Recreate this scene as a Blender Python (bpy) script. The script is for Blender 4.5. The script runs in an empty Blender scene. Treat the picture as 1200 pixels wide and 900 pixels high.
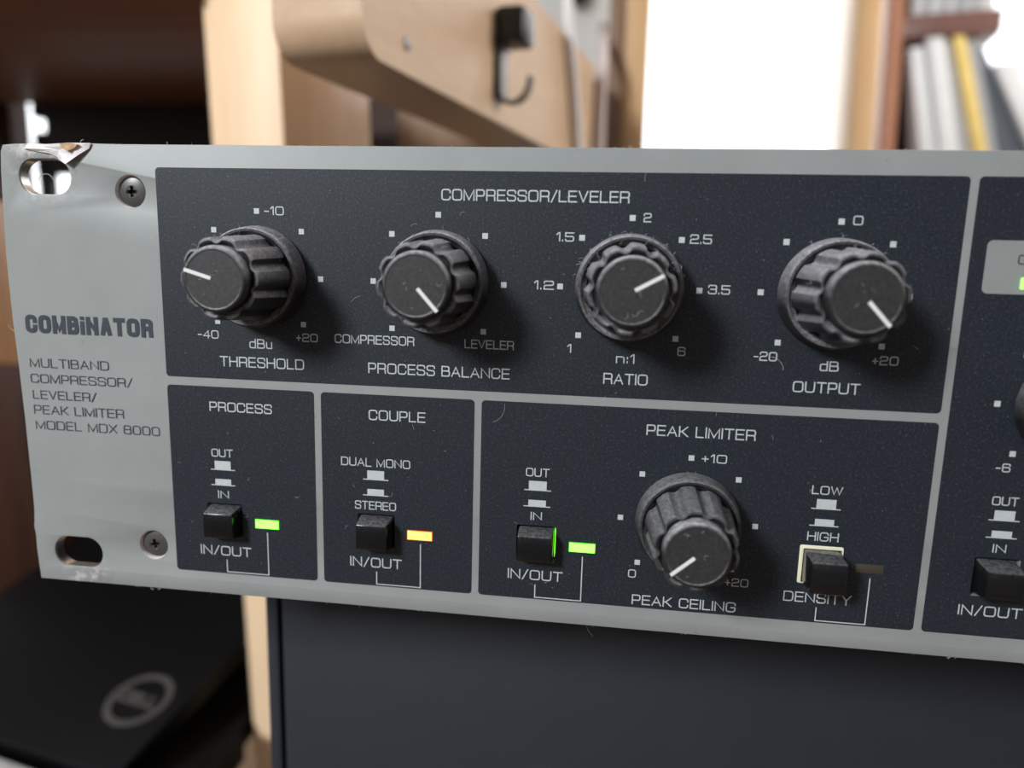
import bpy, bmesh, math, random
from mathutils import Vector, Matrix
random.seed(7)
R = math.radians
S = 0.001                      # everything below is in millimetres
Z0 = 800.0                     # height of the panel's bottom edge over the floor
scn = bpy.context.scene
col = scn.collection

# ------------------------------------------------------------ camera
cam = bpy.data.cameras.new('camera'); camo = bpy.data.objects.new('camera', cam); col.objects.link(camo)
cam.sensor_width = 36; cam.lens = 848.6881*36/1200; cam.clip_start = .005; cam.clip_end = 50
camo.location = (110.7285*S, -129.9038*S, (68.8175+Z0)*S)
camo.rotation_euler = (1.39998, -.025600, .128950)
CAMROT = (1.4, -0.0256, 0.129)
camo.rotation_euler = CAMROT
cam.dof.use_dof = True; cam.dof.focus_distance = .1345; cam.dof.aperture_fstop = 9.0
scn.camera = camo

# ------------------------------------------------------------ light
w = bpy.data.worlds.new('world'); scn.world = w; w.use_nodes = True
bg = w.node_tree.nodes['Background']; bg.inputs[0].default_value = (.93, .97, 1, 1); bg.inputs[1].default_value = 3.2

def area(name, loc, target, sx, sy, power, colr=(1, 1, 1)):
    l = bpy.data.lights.new(name, 'AREA'); l.shape = 'RECTANGLE'; l.size = sx*S; l.size_y = sy*S
    l.energy = power; l.color = colr
    o = bpy.data.objects.new(name, l); col.objects.link(o)
    o.location = (loc[0]*S, loc[1]*S, (loc[2]+Z0)*S)
    d = Vector(target)-Vector(loc); o.rotation_euler = d.to_track_quat('-Z', 'Y').to_euler()
    return o
area('daylight_front_window', (-770, -1090, 800), (100, 0, 60), 320, 360, 28, (.93, .97, 1))
area('daylight_back_window', (560, 1480, 600), (300, 0, 100), 800, 900, 12, (.95, .98, 1))
area('rail_fill_light', (1260, 430, 560), (100, 350, 150), 600, 600, 17, (1, .95, .89))  # added fill behind the panel to brighten the rail face; no window there

vs = scn.view_settings; vs.view_transform = 'Standard'; vs.look = 'None'; vs.exposure = 0; vs.gamma = 1
vs.use_curve_mapping = False
scn.cycles.max_bounces = 8

# ------------------------------------------------------------ materials
def new_mat(name):
    m = bpy.data.materials.new(name); m.use_nodes = True
    nt = m.node_tree; b = nt.nodes['Principled BSDF']
    return m, nt, b
def N(nt, t, **k):
    n = nt.nodes.new(t)
    for a, v in k.items(): setattr(n, a, v)
    return n
def coords(nt, scale=(1, 1, 1)):
    tc = N(nt, 'ShaderNodeTexCoord'); mp = N(nt, 'ShaderNodeMapping'); mp.inputs['Scale'].default_value = scale
    nt.links.new(tc.outputs['Object'], mp.inputs[0]); return mp.outputs[0]
def noise(nt, vec, scale, detail=3, rough=.6):
    n = N(nt, 'ShaderNodeTexNoise'); n.inputs['Scale'].default_value = scale; n.inputs['Detail'].default_value = detail
    n.inputs['Roughness'].default_value = rough; nt.links.new(vec, n.inputs['Vector']); return n.outputs['Fac']
def ramp(nt, fac, stops):
    r = N(nt, 'ShaderNodeValToRGB'); nt.links.new(fac, r.inputs[0])
    e = r.color_ramp.elements
    while len(e) < len(stops): e.new(.5)
    for q, (p, c) in zip(e, stops):
        q.position = p; q.color = (c if len(c) == 4 else (*c, 1))
    return r.outputs[0]
def bump(nt, b, h, strength, dist):
    n = N(nt, 'ShaderNodeBump'); n.inputs['Strength'].default_value = strength; n.inputs['Distance'].default_value = dist
    nt.links.new(h, n.inputs['Height']); nt.links.new(n.outputs[0], b.inputs['Normal'])
def plain(name, c, rough=.5, metal=0, var=.08, scale=300, bmp=0, spec=.5, bscale=None):
    m, nt, b = new_mat(name); v = coords(nt)
    f = noise(nt, v, scale)
    nt.links.new(ramp(nt, f, [(.3, tuple(x*(1-var) for x in c)), (.7, tuple(min(1, x*(1+var)) for x in c))]), b.inputs['Base Color'])
    b.inputs['Roughness'].default_value = rough; b.inputs['Metallic'].default_value = metal
    b.inputs['Specular IOR Level'].default_value = spec
    if bmp: bump(nt, b, noise(nt, v, bscale or scale*4), bmp, .0001)
    return m
def emit(name, c, s):
    m, nt, b = new_mat(name)
    b.inputs['Base Color'].default_value = (*[x*.3 for x in c], 1); b.inputs['Roughness'].default_value = .3
    b.inputs['Emission Color'].default_value = (*c, 1); b.inputs['Emission Strength'].default_value = s
    return m
def wood(name, c1, c2, rough=.45, along='z', scale=18, spec=.4):
    m, nt, b = new_mat(name)
    sc = {'z': (1, 1, .06), 'y': (1, .06, 1), 'x': (.06, 1, 1)}[along]
    v = coords(nt, sc); f = noise(nt, v, scale*4, 5, .65); g = noise(nt, v, scale*22, 3, .6)
    mx = N(nt, 'ShaderNodeMath', operation='ADD'); ml = N(nt, 'ShaderNodeMath', operation='MULTIPLY'); ml.inputs[1].default_value = .35
    nt.links.new(g, ml.inputs[0]); nt.links.new(f, mx.inputs[0]); nt.links.new(ml.outputs[0], mx.inputs[1])
    nt.links.new(ramp(nt, mx.outputs[0], [(.45, c1), (.85, c2)]), b.inputs['Base Color'])
    b.inputs['Roughness'].default_value = rough; b.inputs['Specular IOR Level'].default_value = spec
    bump(nt, b, g, .15, .0003)
    return m

# grey satin enamel of the face plate, chipped to bright metal here and there near the edges
def panel_paint():
    m, nt, b = new_mat('grey_enamel'); v = coords(nt)
    f = noise(nt, v, 60, 4); g = noise(nt, v, 2600, 2)
    c1 = ramp(nt, f, [(.3, (.255, .268, .264)), (.7, (.288, .302, .298))])
    sep = N(nt, 'ShaderNodeSeparateXYZ'); tc = N(nt, 'ShaderNodeTexCoord'); nt.links.new(tc.outputs['Object'], sep.inputs[0])
    # grime speckles
    sp = noise(nt, v, 700, 2, .5)
    dm = ramp(nt, sp, [(.26, (.75, .72, .68)), (.30, (1, 1, 1))])
    mul = N(nt, 'ShaderNodeMix', data_type='RGBA', blend_type='MULTIPLY'); mul.inputs[0].default_value = .55
    nt.links.new(c1, mul.inputs[6]); nt.links.new(dm, mul.inputs[7])
    # wear: worn spots beside the rack slots and along the top edge
    def spot(cx, cz, r):
        s = N(nt, 'ShaderNodeVectorMath', operation='DISTANCE'); s.inputs[1].default_value = (cx*S, 0, cz*S)
        nt.links.new(tc.outputs['Object'], s.inputs[0])
        mr = N(nt, 'ShaderNodeMapRange'); mr.inputs['From Min'].default_value = r*S; mr.inputs['From Max'].default_value = r*.45*S
        nt.links.new(s.outputs['Value'], mr.inputs['Value']); return mr.outputs[0]
    ad = N(nt, 'ShaderNodeMath', operation='MAXIMUM'); nt.links.new(spot(4, 85, 9), ad.inputs[0]); nt.links.new(spot(6, 2.5, 6), ad.inputs[1])
    w2 = noise(nt, v, 420, 4, .7); wr = ramp(nt, w2, [(.5, (0, 0, 0)), (.62, (1, 1, 1))])
    ml = N(nt, 'ShaderNodeMath', operation='MULTIPLY'); nt.links.new(ad.outputs[0], ml.inputs[0]); nt.links.new(wr, ml.inputs[1])
    mx = N(nt, 'ShaderNodeMix', data_type='RGBA'); nt.links.new(ml.outputs[0], mx.inputs[0]); nt.links.new(mul.outputs[2], mx.inputs[6])
    mx.inputs[7].default_value = (.52, .48, .46, 1); nt.links.new(mx.outputs[2], b.inputs['Base Color'])
    b.inputs['Roughness'].default_value = .48; b.inputs['Specular IOR Level'].default_value = .45
    # fine orange peel + crumpled metal round the upper slot
    cr = noise(nt, v, 260, 3); m3 = N(nt, 'ShaderNodeMath', operation='MULTIPLY'); nt.links.new(cr, m3.inputs[0]); nt.links.new(ad.outputs[0], m3.inputs[1])
    m4 = N(nt, 'ShaderNodeMath', operation='MULTIPLY_ADD'); nt.links.new(m3.outputs[0], m4.inputs[0]); m4.inputs[1].default_value = 9
    m5 = N(nt, 'ShaderNodeMath', operation='MULTIPLY'); m5.inputs[1].default_value = .25; nt.links.new(g, m5.inputs[0]); nt.links.new(m5.outputs[0], m4.inputs[2])
    bump(nt, b, m4.outputs[0], .35, .00012)
    return m
def print_ink():
    m, nt, b = new_mat('dark_slate_print'); v = coords(nt)
    g = noise(nt, v, 2300, 2, .8)
    f = noise(nt, v, 30, 3)
    c = ramp(nt, g, [(.34, (.0095, .0125, .018)), (.56, (.0165, .0215, .030)), (.70, (.046, .057, .076))])
    nt.links.new(c, b.inputs['Base Color']); b.inputs['Roughness'].default_value = .50
    b.inputs['Specular IOR Level'].default_value = .38
    bump(nt, b, g, .25, .00003)
    return m
def dusty_black(name, base, dust, amount, rough=.45, lo=-.25):
    # black plastic whose upward surfaces have gathered pale dust
    m, nt, b = new_mat(name)
    tc = N(nt, 'ShaderNodeTexCoord'); v = tc.outputs['Object']
    geo = N(nt, 'ShaderNodeNewGeometry'); sep = N(nt, 'ShaderNodeSeparateXYZ'); nt.links.new(geo.outputs['Normal'], sep.inputs[0])
    mr = N(nt, 'ShaderNodeMapRange'); mr.inputs['From Min'].default_value = lo; mr.inputs['From Max'].default_value = .75
    mr.inputs['To Min'].default_value = .03; nt.links.new(sep.outputs['Z'], mr.inputs['Value'])
    g = noise(nt, v, 1500, 4, .7); r = ramp(nt, g, [(.36, (.35,)*3), (.62, (1,)*3)])
    mu = N(nt, 'ShaderNodeMath', operation='MULTIPLY'); nt.links.new(mr.outputs[0], mu.inputs[0]); nt.links.new(r, mu.inputs[1])
    mu2 = N(nt, 'ShaderNodeMath', operation='MULTIPLY'); nt.links.new(mu.outputs[0], mu2.inputs[0]); mu2.inputs[1].default_value = amount
    mx = N(nt, 'ShaderNodeMix', data_type='RGBA'); nt.links.new(mu2.outputs[0], mx.inputs[0])
    mx.inputs[6].default_value = (*base, 1); mx.inputs[7].default_value = (*dust, 1)
    nt.links.new(mx.outputs[2], b.inputs['Base Color']); b.inputs['Roughness'].default_value = rough
    bump(nt, b, g, .3, .00005)
    return m
def glass():
    m = bpy.data.materials.new('window_glass'); m.use_nodes = True; nt = m.node_tree; nt.nodes.clear()
    o = N(nt, 'ShaderNodeOutputMaterial'); t = N(nt, 'ShaderNodeBsdfTransparent'); g = N(nt, 'ShaderNodeBsdfGlossy'); g.inputs['Roughness'].default_value = .02
    mx = N(nt, 'ShaderNodeMixShader'); f = N(nt, 'ShaderNodeFresnel'); f.inputs[0].default_value = 1.45
    nt.links.new(f.outputs[0], mx.inputs[0]); nt.links.new(t.outputs[0], mx.inputs[1]); nt.links.new(g.outputs[0], mx.inputs[2]); nt.links.new(mx.outputs[0], o.inputs[0])
    return m

M = dict(
    panel=panel_paint(), ink=print_ink(),
    white=plain('white_print', (.52, .55, .56), .6, var=.06, scale=1500),
    black=plain('navy_black_print', (.030, .038, .055), .6, var=.1, scale=1500),
    knob=dusty_black('dusty_black_plastic', (.008, .008, .009), (.52, .50, .54), .85),
    knob2=dusty_black('less_dusty_black_plastic', (.008, .008, .009), (.32, .32, .33), .7),
    cap=dusty_black('black_knob_cap', (.008, .0075, .008), (.50, .50, .52), .9, .5, -.03),
    button=dusty_black('glossy_black_button', (.004, .004, .005), (.24, .24, .25), .5, .14, .06),
    pointer=plain('white_pointer', (.80, .80, .80), .5, var=.04, scale=900),
    cream=plain('cream_plastic', (.88, .83, .62), .4, var=.05),
    chassis=plain('black_steel', (.012, .012, .013), .5),
    metal=plain('bare_metal', (.62, .60, .58), .35, 1, .1, 900, .2),
    screw=dusty_black('blackened_screw', (.05, .048, .045), (.30, .28, .26), .35, .35),
    recess=plain('recess_black', (.004, .004, .004), .6),
    burr=plain('torn_enamel', (.66, .62, .62), .4, 0, .12, 700, .5),
    rust=plain('rusty_primer', (.48, .30, .17), .7, 0, .35, 900, .3),
    lint=plain('lint', (.62, .62, .64), .8),
    led_g=emit('lit_green_led', (.25, 1, .10), 2.7), led_o=emit('lit_orange_led', (1, .53, .14), 1.8),
    rim_g=emit('green_lamp_rim', (.09, 1, .01), .42), rim_o=emit('orange_lamp_rim', (1, .25, .01), .6),
    led_off=plain('unlit_amber_led', (.060, .048, .035), .35, var=.05),
    led_gl=emit('green_led_reflection', (.22, 1, .04), 1.1),
    beech=wood('pale_beech', (.80, .55, .34), (.92, .68, .45)),
    beech_y=wood('beech_rail', (.52, .345, .215), (.62, .425, .275), along='y'),
    beech_e=wood('beech_end_grain', (.56, .38, .22), (.70, .50, .32), along='x'),
    tan=wood('tan_wood', (.56, .34, .165), (.66, .42, .22)),
    brown=wood('dark_brown_wood', (.17, .062, .033), (.27, .11, .058), .5, 'x'),
    brown_v=wood('dark_brown_upright', (.030, .012, .008), (.050, .020, .012), .5, spec=.15),
    orange=wood('orange_brown_wood', (.20, .095, .042), (.30, .15, .07), .5),
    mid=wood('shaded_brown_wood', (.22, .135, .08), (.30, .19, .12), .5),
    redwood=wood('reddish_wood', (.36, .15, .085), (.46, .21, .12), .5),
    mauve=wood('mauve_brown_wood', (.16, .075, .062), (.22, .11, .09), .4, 'x'),
    cabinet=plain('slate_laminate', (.014, .017, .026), .55, var=.06, scale=90, bmp=.05),
    laptop=plain('gloss_black_lid', (.004, .004, .005), .45, var=.1, spec=.18),
    logo=plain('grey_emblem', (.075, .068, .064), .45),
    mat=plain('grey_felt', (.62, .61, .60), .9, var=.18, scale=220, bmp=.4),
    wall=plain('white_wall', (.80, .80, .79), .8, var=.02, scale=6),
    wall2=plain('taupe_wall', (.30, .29, .28), .8, var=.03, scale=6),
    ceil=plain('white_ceiling', (.8, .8, .8), .9, var=.02, scale=6),
    floor=wood('floor_boards', (.20, .12, .07), (.28, .17, .10), .4, 'y', 6),
    paper=plain('white_paper', (.80, .80, .80), .7, var=.03, scale=40),
    paper2=plain('grey_white_paper', (.58, .57, .58), .7, var=.04, scale=40),
    yellow=plain('yellow_cover', (.88, .64, .20), .55, var=.04, scale=40),
    grey=plain('grey_cover', (.36, .36, .38), .55, var=.04, scale=40),
    slate=plain('slate_cover', (.115, .13, .155), .5, var=.05, scale=40),
    pinkish=plain('pinkish_cable', (.60, .50, .49), .5), cable=plain('white_cable', (.92, .90, .92), .4),
    hook=plain('black_hook', (.012, .008, .009), .4), steel=plain('brushed_steel', (.30, .27, .26), .5, .3),
    frame=plain('white_frame', (.78, .78, .78), .4, var=.02), glass=glass(),
    case=plain('black_case', (.010, .010, .012), .5), dark=plain('shaded_interior_black', (.006, .005, .005), .8, spec=.15),
    block=plain('dark_grey_case', (.060, .052, .056), .45),
)

# ------------------------------------------------------------ object helpers
WL = {}
def link(name, me, mat=None, parent=None, loc=(0, 0, 0), label=None, cat=None, group=None, kind=None, roty=0):
    """me may be a mesh or None (Empty). loc is the world place of the origin in mm."""
    o = bpy.data.objects.new(name, me); col.objects.link(o); WL[o.name] = Vector(loc)
    if me and mat and not me.materials: me.materials.append(mat)
    if parent:
        o.parent = parent; p = Vector(loc)-WL[parent.name]; o.location = p*S
    else:
        o.location = (loc[0]*S, loc[1]*S, (loc[2]+Z0)*S)
    if roty: o.rotation_euler = (0, roty, 0)
    if label: o['label'] = label
    if cat: o['category'] = cat
    if group: o['group'] = group
    if kind: o['kind'] = kind
    return o
def mesh(name, verts, faces, smooth=None):
    me = bpy.data.meshes.new(name); me.from_pydata([tuple(c*S for c in v) for v in verts], [], faces); me.update()
    if smooth is not None:
        me.polygons.foreach_set('use_smooth', [True]*len(me.polygons)); me.set_sharp_from_angle(angle=R(smooth))
    return me
def box_data(x0, x1, y0, y1, z0, z1, lean=0, zr=0):
    v = [(x-lean*(z-zr), y, z) for z in (z0, z1) for y in (y0, y1) for x in (x0, x1)]
    f = [(0, 2, 3, 1), (4, 5, 7, 6), (0, 1, 5, 4), (2, 6, 7, 3), (0, 4, 6, 2), (1, 3, 7, 5)]
    return v, f
def bevel_mesh(name, verts, faces, w, seg=2):
    bm = bmesh.new(); vs_ = [bm.verts.new(v) for v in verts]
    for f in faces: bm.faces.new([vs_[i] for i in f])
    if w: bmesh.ops.bevel(bm, geom=list(bm.edges), offset=w, segments=seg, affect='EDGES', profile=.5)
    for v in bm.verts: v.co *= S
    bmesh.ops.recalc_face_normals(bm, faces=list(bm.faces))
    me = bpy.data.meshes.new(name); bm.to_mesh(me); bm.free()
    me.polygons.foreach_set('use_smooth', [True]*len(me.polygons)); me.set_sharp_from_angle(angle=R(35))
    return me
def box(name, x0, x1, y0, y1, z0, z1, mat, parent=None, bev=.6, lean=0, zr=0, base=None, frame=None, **k):
    """world-space mm box; origin at bottom centre; frame=(origin, e1, e2) builds it in a turned frame"""
    v, f = box_data(x0, x1, y0, y1, z0, z1, lean, zr)
    if frame: O_, e1, e2 = frame[:3]; e3 = frame[3] if len(frame) > 3 else Vector((0, 0, 1)); v = [tuple(O_+e1*a+e2*b_+e3*c) for a, b_, c in v]
    o_ = base or (sum(p[0] for p in v)/8, sum(p[1] for p in v)/8, min(p[2] for p in v))
    v = [(a-o_[0], b_-o_[1], c-o_[2]) for a, b_, c in v]
    return link(name, bevel_mesh(name, v, f, bev), mat, parent, o_, **k)
def lathe(prof, n=96, rfun=None, cap0=False, cap1=False):
    """profile [(r, h)], axis towards the viewer (-y)"""
    v, f = [], []
    for r, h in prof:
        for i in range(n):
            t = 2*math.pi*i/n; rr = rfun(r, h, t) if rfun else r
            v.append((rr*math.sin(t), -h, rr*math.cos(t)))
    for k in range(len(prof)-1):
        for i in range(n):
            j = (i+1) % n; a = k*n
            f.append((a+i, a+j, a+n+j, a+n+i))
    if cap1: f.append(tuple(range((len(prof)-1)*n, len(prof)*n)))
    if cap0: f.append(tuple(reversed(range(n))))
    return v, f
def fix(me):
    bm = bmesh.new(); bm.from_mesh(me); bmesh.ops.recalc_face_normals(bm, faces=list(bm.faces)); bm.to_mesh(me); bm.free(); return me
def rrect(x0, x1, z0, z1, r, n=6):
    p = []
    for cx, cz, a in ((x1-r, z1-r, 0), (x0+r, z1-r, 90), (x0+r, z0+r, 180), (x1-r, z0+r, 270)):
        for i in range(n+1):
            t = R(a+90*i/n); p.append((cx+r*math.cos(t), cz+r*math.sin(t)))
    return p
def circ(cx, cz, r, n=40): return [(cx+r*math.cos(2*math.pi*i/n), cz+r*math.sin(2*math.pi*i/n)) for i in range(n)]
def plate(name, outer, holes, y0, y1, bev=0):
    """flat plate between y0 (front) and y1 (back), with holes; x/z outline in mm"""
    cu = bpy.data.curves.new(name, 'CURVE'); cu.dimensions = '2D'; cu.fill_mode = 'BOTH'
    for pts in [outer]+holes:
        s = cu.splines.new('POLY'); s.points.add(len(pts)-1); s.use_cyclic_u = True
        for q, (x, z) in zip(s.points, pts): q.co = (x, z, 0, 1)
    th = (y1-y0)/2
    cu.extrude = max(0, th-bev)
    if bev: cu.bevel_depth = bev; cu.bevel_resolution = 1; cu.offset = -bev
    ob = bpy.data.objects.new('tmp', cu); col.objects.link(ob)
    dg = bpy.context.evaluated_depsgraph_get(); me = bpy.data.meshes.new_from_object(ob.evaluated_get(dg))
    bpy.data.objects.remove(ob); bpy.data.curves.remove(cu)
    me.name = name; ym = (y0+y1)/2
    for v in me.vertices: v.co = Vector((v.co.x, ym-v.co.z, v.co.y))*S
    bm = bmesh.new(); bm.from_mesh(me); bmesh.ops.remove_doubles(bm, verts=list(bm.verts), dist=1e-7)
    if th > .001: bmesh.ops.recalc_face_normals(bm, faces=list(bm.faces))
    bm.to_mesh(me); bm.free(); me.materials.clear()
    me.polygons.foreach_set('use_smooth', [True]*len(me.polygons)); me.set_sharp_from_angle(angle=R(30))
    return me
def tube(name, pts, r, mat, parent=None, n=10, **k):
    v, f = [], []; P = [Vector(p) for p in pts]; o_ = P[-1]
    for i, p in enumerate(P):
        t = (P[min(i+1, len(P)-1)]-P[max(i-1, 0)]).normalized()
        a = t.orthogonal().normalized() if i == 0 else (a-t*a.dot(t)).normalized(); b_ = t.cross(a)
        for j in range(n):
            w_ = 2*math.pi*j/n; v.append(tuple(p-o_+(a*math.cos(w_)+b_*math.sin(w_))*r))
    for i in range(len(P)-1):
        for j in range(n): f.append((i*n+j, i*n+(j+1) % n, (i+1)*n+(j+1) % n, (i+1)*n+j))
    f.append(tuple(range(n))); f.append(tuple(range((len(P)-1)*n, len(P)*n)))
    return link(name, fix(mesh(name, v, f, 50)), mat, parent, tuple(o_), **k)
def spline(pts, n=8):
    P = [Vector(p) for p in pts]; P = [P[0]*2-P[1]]+P+[P[-1]*2-P[-2]]; out = []
    for i in range(1, len(P)-2):
        for j in range(n):
            t = j/n; a, b_, c, d = P[i-1:i+3]
            out.append(.5*((2*b_)+(c-a)*t+(2*a-5*b_+4*c-d)*t*t+(3*b_-a-3*c+d)*t**3))
    return out+[P[-2]]

# ------------------------------------------------------------ stroke lettering (squarish extended capitals)
r_ = .26
GL = {  # glyph: (width, [(points with corner radii, closed)])
 'A': (.95, [([(0, 0), (.5, 1), (1, 0)], 0), ([(.17, .33), (.83, .33)], 0)]),
 'B': (.88, [([(0, .5), (0, 1), (.93, 1, .2), (.93, .53, .2), (0, .53)], 0), ([(0, .53), (.8, .53), (1, .53, .2), (1, 0, .2), (0, 0), (0, .53)], 0)]),
 'C': (.92, [([(1, .72), (1, 1, r_), (0, 1, r_), (0, 0, r_), (1, 0, r_), (1, .28)], 0)]),
 'D': (.95, [([(0, 0), (0, 1), (1, 1, .3), (1, 0, .3)], 1)]),
 'E': (.80, [([(1, 1), (0, 1), (0, 0), (1, 0)], 0), ([(0, .52), (.93, .52)], 0)]),
 'G': (.95, [([(1, .75), (1, 1, r_), (0, 1, r_), (0, 0, r_), (1, 0, r_), (1, .46), (.55, .46)], 0)]),
 'H': (.92, [([(0, 0), (0, 1)], 0), ([(1, 0), (1, 1)], 0), ([(0, .52), (1, .52)], 0)]),
 'I': (.0, [([(0, 0), (0, 1)], 0)]),
 'K': (.88, [([(0, 0), (0, 1)], 0), ([(0, .5), (.28, .5), (.95, 1)], 0), ([(.28, .5), (1, 0)], 0)]),
 'L': (.74, [([(0, 1), (0, 0), (1, 0)], 0)]),
 'M': (1.1, [([(0, 0), (0, 1), (.5, .05), (1, 1), (1, 0)], 0)]),
 'N': (.93, [([(0, 0), (0, 1), (1, 0), (1, 1)], 0)]),
 'O': (.98, [([(0, 0, r_), (0, 1, r_), (1, 1, r_), (1, 0, r_)], 1)]),
 'P': (.84, [([(0, 0), (0, 1), (1, 1, .22), (1, .42, .22), (0, .42)], 0)]),
 'R': (.90, [([(0, 0), (0, 1), (1, 1, .22), (1, .46, .22), (0, .46)], 0), ([(.55, .46), (.94, .46, .08), (1, 0)], 0)]),
 'S': (.88, [([(1, .76), (1, 1, .2), (0, 1, .2), (0, .54, .2), (1, .48, .2), (1, 0, .2), (0, 0, .2), (0, .24)], 0)]),
 'T': (.88, [([(0, 1), (1, 1)], 0), ([(.5, 0), (.5, 1)], 0)]),
 'U': (.92, [([(0, 1), (0, 0, r_), (1, 0, r_), (1, 1)], 0)]),
 'V': (.92, [([(0, 1), (.5, 0), (1, 1)], 0)]),
 'W': (1.35, [([(0, 1), (.26, 0), (.5, .95), (.74, 0), (1, 1)], 0)]),
 'X': (.92, [([(0, 0), (1, 1)], 0), ([(0, 1), (1, 0)], 0)]),
 'Y': (.90, [([(0, 1), (.5, .45), (1, 1)], 0), ([(.5, 0), (.5, .45)], 0)]),
 '/': (.55, [([(0, -.05), (1, 1.05)], 0)]),
 '-': (.42, [([(0, .42), (1, .42)], 0)]),
 '+': (.55, [([(0, .42), (1, .42)], 0), ([(.5, .1), (.5, .74)], 0)]),
 '.': (.0, [([(0, -.07), (0, .08)], 0)]),
 ':': (.0, [([(0, .02), (0, .17)], 0), ([(0, .5), (0, .65)], 0)]),
 '0': (.88, [([(0, 0, r_), (0, 1, r_), (1, 1, r_), (1, 0, r_)], 1)]),
 '1': (.28, [([(0, .78), (.6, 1), (1, 1), (1, 0)], 0)]),
 '2': (.82, [([(0, .76), (0, 1, .2), (1, 1, .2), (1, .52, .2), (0, .46, .2), (0, 0), (1, 0)], 0)]),
 '3': (.82, [([(0, .78), (0, 1, .2), (1, 1, .2), (1, .53, .15), (.3, .53)], 0), ([(.8, .53), (1, .53, .15), (1, 0, .2), (0, 0, .2), (0, .22)], 0)]),
 '4': (.85, [([(.78, 0), (.78, 1), (0, .27), (1, .27)], 0)]),
 '5': (.82, [([(1, 1), (0, 1), (0, .56), (.5, .56), (1, .56, .2), (1, 0, .2), (0, 0, .2), (0, .2)], 0)]),
 '6': (.82, [([(1, .8), (1, 1, .2), (0, 1, .2), (0, 0, .2), (1, 0, .2), (1, .56, .2), (0, .56)], 0)]),
 '8': (.85, [([(.04, .53, .15), (.04, 1, .2), (.96, 1, .2), (.96, .53, .15)], 1), ([(0, 0, .2), (0, .53, .15), (1, .53, .15), (1, 0, .2)], 1)]),
 'd': (.72, [([(1, .70), (0, .70, .2), (0, 0, .2), (1, 0)], 0), ([(1, 0), (1, 1)], 0)]),
 'n': (.66, [([(0, 0), (0, .70), (1, .70, .2), (1, 0)], 0)]),
 'u': (.66, [([(0, .70), (0, 0, .2), (1, 0), (1, .70)], 0)]),
 'i': (.0, [([(0, 0), (0, .76)], 0), ([(0, .88), (0, 1)], 0)]),
}
def fillet(pts, closed, sx, sz, n=5):
    P = [(p[0]*sx, p[1]*sz, (p[2]*sz if len(p) > 2 else 0)) for p in pts]; out = []; L = len(P)
    for i, (x, z, r) in enumerate(P):
        if not r or (not closed and i in (0, L-1)): out.append((x, z)); continue
        a = Vector((P[i-1][0]-x, P[i-1][1]-z)); b_ = Vector((P[(i+1) % L][0]-x, P[(i+1) % L][1]-z))
        ra = min(r, a.length*.49 if P[i-1][2] else a.length*.98, b_.length*.49 if P[(i+1) % L][2] else b_.length*.98)
        A_ = Vector((x, z))+a.normalized()*ra; B_ = Vector((x, z))+b_.normalized()*ra; C_ = Vector((x, z))
        for k in range(n+1):
            t = k/n
            q = A_*(1-t)**2+C_*2*t*(1-t)+B_*t*t; m_ = C_+((A_+B_)/2-C_)*0
            out.append(tuple(q))
    return out
def ribbon(pts, closed, t, ext=True):
    """flat stroke of width t with mitred (limited) corners; returns list of quads"""
    P = [Vector(p) for p in pts]
    Q = [P[0]]
    for p in P[1:]:
        if (p-Q[-1]).length > 1e-5: Q.append(p)
    if closed and (Q[0]-Q[-1]).length < 1e-5: Q.pop()
    P = Q; n = len(P); quads = []
    if not closed and ext:       # square ends
        P[0] = P[0]-(P[1]-P[0]).normalized()*t/2; P[-1] = P[-1]+(P[-1]-P[-2]).normalized()*t/2
    segs = [(P[i], P[(i+1) % n]) for i in range(n if closed else n-1)]
    L = []; Rr = []
    for i in range(n):
        d0 = (P[i]-P[i-1]).normalized() if (closed or i > 0) else (P[1]-P[0]).normalized()
        d1 = (P[(i+1) % n]-P[i]).normalized() if (closed or i < n-1) else d0
        n0 = Vector((-d0.y, d0.x)); n1 = Vector((-d1.y, d1.x)); m = n0+n1
        if m.length < .2: m = n1
        m.normalize(); k = t/2/max(.5, m.dot(n1))
        L.append(P[i]+m*k); Rr.append(P[i]-m*k)
    for i in range(len(segs)):
        j = (i+1) % n; quads.append((L[i], Rr[i], Rr[j], L[j]))
    return quads
BOLD = {'i': (.0, [([(0, 0), (0, .66)], 0), ([(0, 1.08), (0, 1.1)], 0)]), 'N': (.93, [([(0, 0), (0, 1)], 0), ([(1, 0), (1, 1)], 0), ([(.0, .93), (1, .07)], 0, .75)]), 'M': (1.25, [([(0, 0), (0, 1)], 0), ([(1, 0), (1, 1)], 0), ([(0, .95), (.5, .1), (1, .95)], 0, .6)]),
        'A': (.98, [([(.08, 0), (.42, 1)], 0), ([(.92, 0), (.58, 1)], 0), ([(.2, .25), (.8, .25)], 0, .6)])}
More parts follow.
